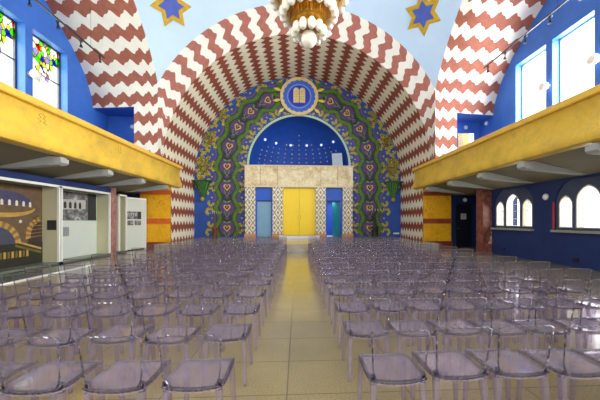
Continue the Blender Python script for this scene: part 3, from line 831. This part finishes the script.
# menorah stands
for s, lab in ((-1, 'brown pedestal carrying a branched candelabrum left of the portal'), (1, 'dark pedestal carrying a branched candelabrum right of the portal')):
    t = thing('candelabrum', lab, 'candelabrum', (s*5.25+(-.35 if s < 0 else -.1), 19.0, PH))
    if s > 0: t.scale = (1.35, 1.0, 1.12)
    mm = M('brown_wood', (112, 60, 34), .5, .3, 6) if s < 0 else M('dark_brown_wood', (44, 34, 30), .5, .3, 6)
    b = MB(); b.lathe([(.2, 0), (.2, .06), (.15, .12), (.15, .55), (.19, .62), (.17, .7), (.07, .74), (.05, 1.2)], (0, 0, 0), 16); b.build('pedestal', mm, t, smooth=True)
    b = MB()
    for k in range(1, 4):
        r = .14*k; b.tube([(-r, 0, 1.62)]+[(-r*math.cos(PI*i/10), 0, 1.62-r*math.sin(PI*i/10)*.9) for i in range(1, 10)]+[(r, 0, 1.62)], .02, 6)
    b.tube([(0, 0, 1.15), (0, 0, 1.62)], .025, 8); b.build('arms', M('aged_brass', (120, 104, 60), .4, .2, 6, .5) if s < 0 else mm, t)
    for k in range(-3, 4):
        b = MB(); b.tube([(.14*k, 0, 1.62), (.14*k, 0, 1.76)], .022, 6); b.build('candle', M('pale_wax', (210, 206, 180), .5, .05, 5), t)

# small objects on the walls
b = MB(); b.box(-.2, -.06, 0, .2, .06, .1); o = tag(b.build('wall_socket', white), 'small white box at the foot of the blue wall right of the flower band', 'box'); o.location = (6.75, YA-.08, PH+.22)
def round_lamp(loc, rot, lab):
    t = thing('wall_lamp', lab, 'lamp', loc); t.rotation_euler = rot
    b = MB(); b.lathe([(.125, 0), (.125, .03), (.11, .035)], (0, 0, 0), 20); b.build('base', greybeam, t)
    b = MB(); b.lathe([(.11, .03), (.10, .06), (.07, .09), (.001, .1)], (0, 0, 0), 20); b.build('shade', M('lamp_white_glass', (240, 240, 235)), t, smooth=True)
round_lamp((XL, 10.02, 2.42), (0, -PI/2, 0), 'round white wall lamp on the blue wall between the pointed windows')
round_lamp((9.62, 16.05, 2.75), (PI/2, 0, 0), 'round white wall lamp above the black door')
round_lamp((9.45, 15.7, 6.85), (PI/2, 0, 0), 'round white wall lamp above the lit opening on the right gallery')
round_lamp((XW-.013, 15.1, 6.9), (0, -PI/2, 0), 'small round lamp in the corner of the right gallery')
round_lamp((-9.0, 15.7, 6.6), (PI/2, 0, 0), 'round white wall lamp in the blue recess of the left gallery')
def globe_lamp(s, y, lab):
    t = thing('wall_lamp', lab, 'lamp', (s*(XW-.001), y, 7.1)); t.rotation_euler = (0, -s*PI/2, 0)
    b = MB(); b.lathe([(.1, 0), (.1, .04), (.05, .06), (.05, .12)], (0, 0, 0), 16); b.build('base', greybeam, t)
    b = MB(); b.lathe([(.05, .1), (.15, .15), (.19, .24), (.15, .33), (.001, .38)], (0, 0, 0), 20); b.build('shade', M('lamp_white_glass', (240, 240, 235)), t, smooth=True)
globe_lamp(1, 11.25, 'white globe lamp between the two tall white windows on the right gallery')
globe_lamp(1, 9.28, 'white globe lamp at the near edge of the larger white window on the right gallery')
globe_lamp(-1, 11.25, 'white globe lamp between the two stained glass windows on the left')
for (y, z, lab) in ((12.2, .28, 'small black wall socket low on the blue wall below the farther window'), (8.9, .26, 'small black wall socket low on the blue wall below the nearer window')):
    b = MB(); b.box(-.03, -.09, -.05, 0, .09, .05); o = tag(b.build('wall_socket', black), lab, 'socket'); o.location = (XL, y, z)
# black door in the end wall on the right
o = bpy.data.objects.new('door_6', None); COL.objects.link(o); struct(o); o.location = (9.55, 16.05, 0)
b = MB(); b.box(-.48, -.05, 0, .44, 0, 2.5); p = b.build('leaf', M('black_door_paint', (24, 24, 34), .4, .15, 3), o)
b = MB(); b.box(-.2, -.06, 1.62, .12, -.05, 1.95); b.build('paper_notice', M('paper', (200, 200, 195), .7, .03, 5), p)
b = MB(); b.box(-.15, -.064, 1.86, .07, -.06, 1.88); b.box(-.15, -.064, 1.80, .07, -.06, 1.815); b.box(-.15, -.064, 1.72, .03, -.06, 1.735); 
b.build('printed_lines', black, p)
b = MB(); b.tube([(-.4, -.05, 1.1), (-.4, -.1, 1.1), (-.3, -.1, 1.1)], .012, 6); b.build('handle', M('steel', (160, 160, 160), .3, .1, 9, .8), p)

# ---------------------------------------------------------------- marble pillars carrying the galleries
for s in (-1, 1):
    x0, x1 = (8.52, 9.02) if s < 0 else (8.62, 9.12)
    t = thing('pillar', ('pink marble square pillar between the display cases' if s < 0 else 'red marble square pillar with a peeling cream base, beside the pointed windows'), 'pillar', (s*(x0+x1)/2, 13.2 if s > 0 else 13.3, 0))
    b = MB(); b.box(-.25, -.25, 0, .25, .25, 3.06); b.build('shaft', redmar if s > 0 else pinkmar, t)
    if s > 0:
        b = MB()
        V = [(.0, .45), (.253, .45), (.253, 1.05), (.14, 1.0), (.2, .85), (.08, .78), (.12, .6), (.02, .55)]
        b.prism(V, lambda u, v, w: (u, -.25-w, v), .0, .004); b.build('bare_plaster_patch', M('bare_plaster', (206, 186, 140), .8, .2, 7), t)
# the box for the left needs the deck above; capitals are plain

# ---------------------------------------------------------------- display cases under the left gallery
FX, BX = -8.42, -9.0
def case(y0, y1, lab, backfn, divs=True):
    t = thing('display_case', lab, 'display case', (FX, (y0+y1)/2, 0)); hw = (y1-y0)/2
    dx = BX-FX
    b = MB(); b.box(0, -hw, 0, -.05, hw, .03); b.box(0, -hw, 2.70, -.06, hw, 2.78); b.box(0, -hw, 0, -.07, -hw+.06, 2.75); b.box(0, hw-.06, 0, -.07, hw, 2.75); b.build('white_frame', white, t)
    for q in (-hw, hw-.04):
        b = MB(); b.box(dx, q, .1, -.07, q+.04, 2.72); b.build('side_panel', cream, t)
    b = MB(); b.box(dx, -hw, 2.70, -.06, hw, 2.75); b.build('top_panel', M('grey_board', (150, 150, 140), .6, .05, 2), t)
    b = MB(); b.box(dx, -hw, 0, 0, hw, .1); b.build('floor_panel', M('grey_green_board', (110, 116, 104), .3, .1, 2), t)
    b = MB(); b.box(dx-.03, -hw, .1, dx, hw, 2.72); p = b.build('back_panel', pale_board, t)
    backfn(t, p, hw, dx)
    return t
def P_(dx, k): return lambda u, v, w: (dx+k+w, u, v)
def back_photo(t, p, hw, dx):
    """large photograph of the hall of a domed building"""
    Lc = {}
    def c(n, col, sc=6): return M('print_'+n, col, .55, .25, sc)
    b = MB(); b.box(dx+.001, -hw+.05, .1, dx+.01, hw-.05, 2.70); pr = b.build('photo_print', c('brown', (104, 82, 58), 5), t)
    q = MB(); k = .011; y1 = hw-.05
    def layer(poly, d, mi): q.prism(poly, P_(dx, k+d), 0, .002, mi)
    R = lambda cy, cz, r, a0, a1, n=16: arc(cy, cz, r, a0, a1, n)
    # dome, window row, gold ring
    cy = y1-1.35
    layer([(cy-.95+.1*0, 2.05)]+[(cy+1.0*math.cos(a), 2.05+.42*math.sin(a)) for a in [PI-PI*i/14 for i in range(15)]], .0, 0)
    for i in range(9):
        a = -.9+i*.225; layer([(cy+a-.04, 1.98+.05*math.cos(a*1.5)), (cy+a+.04, 1.98+.05*math.cos(a*1.5)), (cy+a+.04, 2.12+.05*math.cos(a*1.5)), (cy+a, 2.16+.05*math.cos(a*1.5)), (cy+a-.04, 2.12+.05*math.cos(a*1.5))], .003, 1)
    layer([(cy+1.0*math.cos(a)*1.08, 1.95+.0-.30*math.sin(a)) for a in [PI*i/14 for i in range(15)]]+[(cy+1.0*math.cos(a)*1.02, 1.95+.0-.16*math.sin(a)) for a in [PI-PI*i/14 for i in range(15)]], .003, 2)
    # spandrel star
    layer([(y1-.78+(.07 if i % 2 else .035)*math.cos(PI*i/6), 1.52+(.07 if i % 2 else .035)*math.sin(PI*i/6)) for i in range(12)], .006, 1)
    # big arches of striped stones
    def striped(cy_, cz, r0, r1, a0, a1, n):
        for i in range(n):
            A0, A1 = math.radians(a0+(a1-a0)*i/n), math.radians(a0+(a1-a0)*(i+1)/n)
            q.prism([(cy_+r0*math.cos(A0), cz+r0*math.sin(A0)), (cy_+r1*math.cos(A0), cz+r1*math.sin(A0)), (cy_+r1*math.cos(A1), cz+r1*math.sin(A1)), (cy_+r0*math.cos(A1), cz+r0*math.sin(A1))], P_(dx, k+.006), 0, .002, 2 if i % 2 else 3)
    layer([(cy+.62*math.cos(a)-.2, .75+.62*math.sin(a)) for a in [PI*i/14 for i in range(15)]], .003, 4)
    striped(cy-.2, .75, .62, .80, 0, 180, 22)
    layer([(y1-.52, .8), (y1-.02, .8), (y1-.02, 1.7), (y1-.18, 1.72), (y1-.36, 1.6), (y1-.48, 1.3)], .003, 5)
    striped(y1+.05, 1.05, .48, .66, 100, 190, 12)
    for i in range(6): layer([(y1-.44+.02*i, .98+.12*i), (y1-.02, 1.02+.12*i), (y1-.02, 1.05+.12*i), (y1-.44+.02*i, 1.01+.12*i)], .006, 3)
    # dark floor, railings and yellow gallery
    layer([(-hw+.06, .1), (y1, .1), (y1, .82), (-hw+.06, .82)], .008, 6)
    layer([(y1-.95, .86), (y1-.05, .55), (y1-.05, .62), (y1-.95, .93)], .011, 2); layer([(y1-.95, .72), (y1-.05, .42), (y1-.05, .50), (y1-.95, .79)], .011, 7)
    for i in range(18): layer([(-hw+.1+i*.12, .38), (-hw+.17+i*.12, .38), (-hw+.17+i*.12, .58), (-hw+.1+i*.12, .58)], .011, 2 if i % 2 else 7)
    q.build('photo_shapes', [c('violet', (70, 66, 100)), c('cream', (226, 218, 190)), c('gold', (190, 150, 70)), c('tan', (140, 104, 66)), c('slate', (70, 74, 92)), c('darkbrown', (58, 46, 38)), c('dark', (42, 40, 30), 9), c('olive', (110, 100, 36))], pr)
def bw_photo(dx, y0, z0, y1, z1, t, seed):
    m = MATS.get('bw%d' % seed)
    if not m:
        m, nt, bs = new_mat('black_and_white_print_%d' % seed)
        n = noise(nt, 3.0+seed, 8, .75); nt.links.new(ramp(nt, n, [(.35, (.02, .02, .02, 1)), (.5, (.16, .16, .16, 1)), (.62, (.5, .5, .5, 1))]), bs.inputs['Base Color'])
        MATS['bw%d' % seed] = m
    b = MB(); b.box(dx+.001, y0, z0, dx+.02, y1, z1); p = b.build('photo_print', m, t)
    q = MB(); w_, h_ = y1-y0, z1-z0; k = P_(dx, .021)
    if w_ > .8:
        q.prism([(y0+.05*w_, z0+.35*h_), (y0+.75*w_, z0+.42*h_), (y0+.75*w_, z0+.75*h_), (y0+.05*w_, z0+.7*h_)], k, 0, .002, 0)
        for i in range(6):
            q.prism([(y0+(.1+.1*i)*w_, z0+.42*h_), (y0+(.15+.1*i)*w_, z0+.42*h_), (y0+(.15+.1*i)*w_, z0+.6*h_), (y0+(.125+.1*i)*w_, z0+.66*h_), (y0+(.1+.1*i)*w_, z0+.6*h_)], P_(dx, .024), 0, .002, 1)
        q.prism([(y1-.2*w_, z0), (y1, z0), (y1, z1), (y1-.2*w_, z1)], P_(dx, .024), 0, .002, 1)
        q.build('photo_shapes', [M('print_light_grey', (180, 180, 176), .6, .1, 5), M('print_charcoal', (46, 46, 48), .6, .1, 5)], p)
def back_bw(t, p, hw, dx):
    bw_photo(dx, -hw+.06, 1.55, hw-.1, 2.68, t, 1)
    b = MB(); b.box(dx+.001, -.55, .95, dx+.012, -.25, 1.3); b.build('caption_text', M('print_mid_grey', (150, 152, 150), .7, .2, 30), t)
def back_small(t, p, hw, dx):
    bw_photo(dx, -.55, 1.65, .45, 2.0, t, 2); bw_photo(dx, -.55, 1.38, -.3, 1.6, t, 3); bw_photo(dx, -.22, 1.38, .08, 1.6, t, 3); bw_photo(dx, .14, 1.38, .45, 1.6, t, 3)
def back_plain(t, p, hw, dx): bw_photo(dx, -.2, 1.1, .1, 1.35, t, 4)
case(7.55, 10.33, 'white display case with the large colour photograph of a domed hall', back_photo)
case(10.37, 13.0, 'white display case with a large black and white photograph of a building', back_bw)
case(13.62, 14.22, 'narrow cream display case just beyond the pink pillar', back_plain)
t = thing('display_stand', 'pale slanted display board with four small black and white photographs', 'display board', (-8.71, 15.08, 0)); t.rotation_euler = (0, 0, -math.atan2(.58, 1.5))
hw = .79
b = MB(); b.box(-.03, -hw, .05, 0, hw, 2.66); b.build('board', pale_board, t)
b = MB(); b.box(-.04, -hw, 2.66, .05, hw, 2.74); b.box(-.04, hw, 0, .05, hw+.06, 2.74); b.box(-.04, -hw-.06, 0, .05, -hw, 2.74); b.build('white_frame', white, t)
for k_, (y0, z0, y1, z1) in enumerate(((-.5, 1.62, .55, 2.02), (-.5, 1.3, -.3, 1.55), (-.22, 1.3, .1, 1.55), (.18, 1.3, .55, 1.55))): bw_photo(0, y0, z0, y1, z1, t, 2+(k_ > 0))
t = thing('case_fascia', 'dark blue board above the display cases on the left', 'fascia', (FX, 10, 2.78))
b = MB(); b.box(0, -7, 0, -.6, 3.03, .2); b.build('board', blue_dk, t)
b = MB(); b.box(-.55, -3.2, 0, .55, 3.2, .03, 0); b.box(.55, -3.2, 0, .59, 3.2, .035, 1)
o = tag(b.build('plinth', [M('grey_green_polished_stone', (92, 98, 86), .12, .2, 3), white]), 'low polished plinth with a white edge in front of the large photograph case', 'plinth'); o.location = (-7.75, 7.0, 0)
# caption panels on the case side walls
b = MB(); b.box(0, 0, 0, .3, .012, .34); o = tag(b.build('caption_photo', M('print_charcoal', (46, 46, 48))), 'small dark photograph on the cream side wall of the large photo case', 'photograph'); o.location = (-8.82, 10.27, 1.22)

# ---------------------------------------------------------------- track lighting in the galleries
for s, nm in ((-1, 'left'), (1, 'right')):
    t = thing('track_light', 'black spotlight rail hung above the %s gallery' % nm, 'track light', (s*8.5, 8, 8.6))
    b = MB(); b.box(-.025, -6, -.02, .025, 4.7, .02); b.build('rail', black, t)
    for y in (-3, 1.0, 3.9):
        b = MB(); b.tube([(0, y, .02), (0, y, 1.6 if y > 3 else 2.4)], .006, 5); b.build('hanger', black, t)
    for k in range(8):
        y = 4.4-1.05*k
        b = MB(); b.tube([(0, y, -.02), (0, y, -.1)], .015, 6); b.tube([(0, y, -.08), (-s*.03, y, -.34)], .06, 10); b.build('spotlight', black, t)

# ---------------------------------------------------------------- painted ceiling stars
def star_points(cx, cy, r, rot, k=.58):
    return [(cx+(r if i % 2 == 0 else r*k)*math.cos(rot+PI*i/6), cy+(r if i % 2 == 0 else r*k)*math.sin(rot+PI*i/6)) for i in range(12)]
def place_star(cx, cy, r, rot, lab):
    c = Vector(dome(cx, cy)); nrm = (c-Vector((0, CY, RC))).normalized()
    tx = Vector((1, 0, 0)); tx = (tx-nrm*tx.dot(nrm)).normalized(); ty = nrm.cross(tx)
    o = thing('ceiling_star', lab, 'star', c, 'gold stars on the ceiling')
    for (rr, off, m, nmx) in ((r, .03, goldp, 'gold_star'), (r*.62, .05, starblue, 'blue_star')):
        b = MB(); pts = star_points(0, 0, rr, rot)
        def on_s(u, v, w):
            p = c+tx*u+ty*v; d = (p-Vector((0, CY, RC))).normalized(); return tuple(Vector((0, CY, RC))+d*(RD-off-w)-c)
        ctr = on_s(0, 0, 0)
        for i in range(12):
            a, d = pts[i], pts[(i+1) % 12]
            b.face([ctr, on_s(a[0], a[1], 0), on_s(d[0], d[1], 0)]); b.face([on_s(a[0], a[1], 0), on_s(a[0], a[1], -.02), on_s(d[0], d[1], -.02), on_s(d[0], d[1], 0)])
        b.build(nmx, m, o)
STARS = [(-5.8, 13.0, .9, .12, 'gold six-pointed star with a blue centre on the pale ceiling, left of the chandelier'),
         (5.77, 13.0, .9, .12, 'gold six-pointed star with a blue centre on the pale ceiling, right of the chandelier')]
for a in STARS: place_star(*a)

# ---------------------------------------------------------------- chandelier
t = thing('chandelier', 'gold tiered chandelier hung with white egg-shaped glass globes', 'chandelier', (.16, 7.0, 6.0))
egg_m = M('opal_glass', (232, 228, 214), .25, .05, 3, emit=.05)
tiers = [(.50, .34), (.74, .92), (.98, 1.5)]
b = MB(); b.ball((0, 0, .04), .195, .205, 20, 12); b.build('globe', egg_m, t, smooth=True)
b = MB(); b.lathe([(.12, .18), (.2, .22), (.27, .30), (.28, .36), (.40, .40), (.45, .44), (.45, .62), (.43, .66), (.55, .76), (.56, .82), (.68, .84), (.72, .88), (.72, 1.08), (.7, 1.12), (.82, 1.24), (.84, 1.3), (.97, 1.33), (1.0, 1.36), (1.0, 1.62), (.9, 1.7), (.3, 2.2), (.05, 3.2)], (0, 0, 0), 48); b.build('gold_tiers', gold_m, t, smooth=True)
for r, z, h, n_ in ((.45, .44, .18, 36), (.72, .88, .2, 54), (1.0, 1.36, .26, 70)):
    b = MB()
    for i in range(n_):
        a = 2*PI*i/n_; b.tube([(r*math.cos(a), r*math.sin(a), z), (r*math.cos(a), r*math.sin(a), z+h)], .012, 4)
    b.build('ribbing', M('dark_gold_metal', (150, 98, 28), .4, .3, 6, .6), t)
b = MB(); b.tube([(0, 0, 3.1), (0, 0, 9.2)], .035, 8); b.build('stem', gold_m, t)
for r, z, n_ in ((.36, .22, 11), (.64, .66, 18), (.92, 1.13, 24)):
    for i in range(n_):
        a = 2*PI*(i+.5)/n_
        g = MB(); x, y = r*math.cos(a), r*math.sin(a)
        g.lathe([(.001, -.15), (.05, -.14), (.088, -.09), (.1, -.02), (.088, .05), (.06, .1), (.03, .125)], (x, y, z), 12)
        g.build('glass_globe', egg_m, t, smooth=True)

# ---------------------------------------------------------------- chairs
def seat_mesh():
    b = MB(); nx, ny = 10, 10; th = .012
    def P(i, j):
        u = -1+2*i/nx; v = -1+2*j/ny          # v=-1 rear, +1 front
        # rounded-square mapping
        x = u*math.sqrt(1-.15*v*v*v*v); y = v*math.sqrt(1-.15*u**4)
        x *= .206; y *= .222
        hw = 1.0-.03*(y/.2)
        z = .452-.014*(1-u*u)*(1-.3*v)-(.02*max(0, v-.6)/.4 if v > .6 else 0)
        return (x*hw, y, z)
    for i in range(nx):
        for j in range(ny):
            q = [P(i, j), P(i+1, j), P(i+1, j+1), P(i, j+1)]
            b.face(q); b.face([(p[0]*.965, p[1]*.965, p[2]-th) for p in reversed(q)])
    rim = [P(i, 0) for i in range(nx+1)]+[P(nx, j) for j in range(1, ny+1)]+[P(i, ny) for i in range(nx-1, -1, -1)]+[P(0, j) for j in range(ny-1, 0, -1)]
    for i in range(len(rim)):
        a, c = rim[i], rim[(i+1) % len(rim)]
        b.face([a, c, (c[0], c[1], c[2]-.026), (a[0], a[1], a[2]-.026)])
        b.face([a, c, (c[0]*.965, c[1]*.965, c[2]-th), (a[0]*.965, a[1]*.965, a[2]-th)])
        b.face([(c[0]*.965, c[1]*.965, c[2]-th), (a[0]*.965, a[1]*.965, a[2]-th), (a[0], a[1], a[2]-.026), (c[0], c[1], c[2]-.026)])
    return b, rim
def back_pt(u, v):
    """u -1..1 across, v 0..1 up"""
    x = u*(.180+.022*v)*(1-.13*max(0, 1-v/.18)**2); c = 1-u*u
    y = -.195-.045*v-.018*c*(1-.4*v); z = .457+.345*v
    if abs(u) > .8 and v > .9: z -= .012*((abs(u)-.8)/.2)**2
    return (x, y, z)
def make_chair():
    t = thing('chair', '', 'chair', (0, 0, 0))
    sb, rim = seat_mesh(); sb.build('seat', pl_seat, t, smooth=True, merge=True)
    r = MB(); pts = [(p[0], p[1], p[2]-.007) for p in rim]; r.tube(pts+[pts[0], pts[1]], .007, 6, cap=False); r.build('seat_rim', pl_rim, t, smooth=True)
    b = MB(); nx, nz, th = 8, 10, .009
    for i in range(nx):
        for j in range(nz):
            q = [back_pt(-1+2*i/nx, j/nz), back_pt(-1+2*(i+1)/nx, j/nz), back_pt(-1+2*(i+1)/nx, (j+1)/nz), back_pt(-1+2*i/nx, (j+1)/nz)]
            b.face(q); b.face([(p[0], p[1]-th, p[2]) for p in reversed(q)])
    ed = [back_pt(-1, j/nz) for j in range(nz)]+[back_pt(-1+2*i/nx, 1) for i in range(nx+1)]+[back_pt(1, j/nz) for j in range(nz-1, -1, -1)]
    for a, c in zip(ed, ed[1:]): b.face([a, c, (c[0], c[1]-th, c[2]), (a[0], a[1]-th, a[2])])
    b.build('backrest', pl_back, t, smooth=True, merge=True)
    b = MB(); b.tube([(p[0], p[1]-th/2, p[2]) for p in [(ed[0][0], ed[0][1]+.0, ed[0][2]-.01)]+ed+[(ed[-1][0], ed[-1][1], ed[-1][2]-.01)]], .0085, 6); b.build('back_rim', pl_brim, t, smooth=True)
    for sx in (-1, 1):
        for sy in (-1, 1):
            k = MB(); x0, y0 = sx*.172, sy*.168+(-.012 if sy < 0 else 0); x1, y1 = sx*.192, sy*.19-(.03 if sy < 0 else 0)
            top, bot = .021, .013
            V = [(x0+a*top, y0+c*top, .444) for a, c in ((-1, -1), (1, -1), (1, 1), (-1, 1))]+[(x1+a*bot, y1+c*bot, 0) for a, c in ((-1, -1), (1, -1), (1, 1), (-1, 1))]
            k.idx(V, [(0, 1, 2, 3), (7, 6, 5, 4), (0, 4, 5, 1), (1, 5, 6, 2), (2, 6, 7, 3), (3, 7, 4, 0)]); k.build('leg', pl_leg, t)
    # moulded corner blocks where the rear legs and back meet the seat
    for sx in (-1, 1):
        k = MB(); k.tube([(sx*.178, -.187, .415), (sx*.179, -.192, .475)], .019, 8); k.build('corner_block', pl_rim, t, smooth=True)
    return t
ORD = ['first', 'second', 'third', 'fourth', 'fifth', 'sixth', 'seventh', 'eighth', 'ninth', 'tenth', 'eleventh', 'twelfth', 'thirteenth', 'fourteenth', 'fifteenth', 'sixteenth']
proto = make_chair(); kids = list(proto.children); used = False
def place_chair(x, y, rz, lab, grp):
    global used
    if not used: r = proto; used = True
    else:
        r = proto.copy(); COL.objects.link(r)
        for k in kids: c = k.copy(); COL.objects.link(c); c.parent = r
    r.location = (x, y, 0); r.rotation_euler = (0, 0, rz); r['label'] = lab; r['group'] = grp
rnd = random.Random(3)
for row in range(16):
    for side, nm, x0, pitch, cnt, yr in ((-1, 'left', -.60, .515, 8, 1.92), (1, 'right', .37, .46, 9, 1.96)):
        for k in range(cnt):
            x = x0+side*(pitch*k+.215)+rnd.uniform(-.012, .012); y = yr+.2+.755*row+rnd.uniform(-.025, .025)
            lab = 'clear violet chair %s of the aisle, %s seat out, %s row from the camera' % (nm, ORD[k], ORD[row])
            place_chair(x, y, rnd.uniform(-.02, .02), lab, 'clear plastic chairs %s of the aisle' % nm)
place_chair(1.35, 1.2, -.15, 'clear violet plastic chair standing alone behind the nearest right row', 'clear plastic chairs right of the aisle')
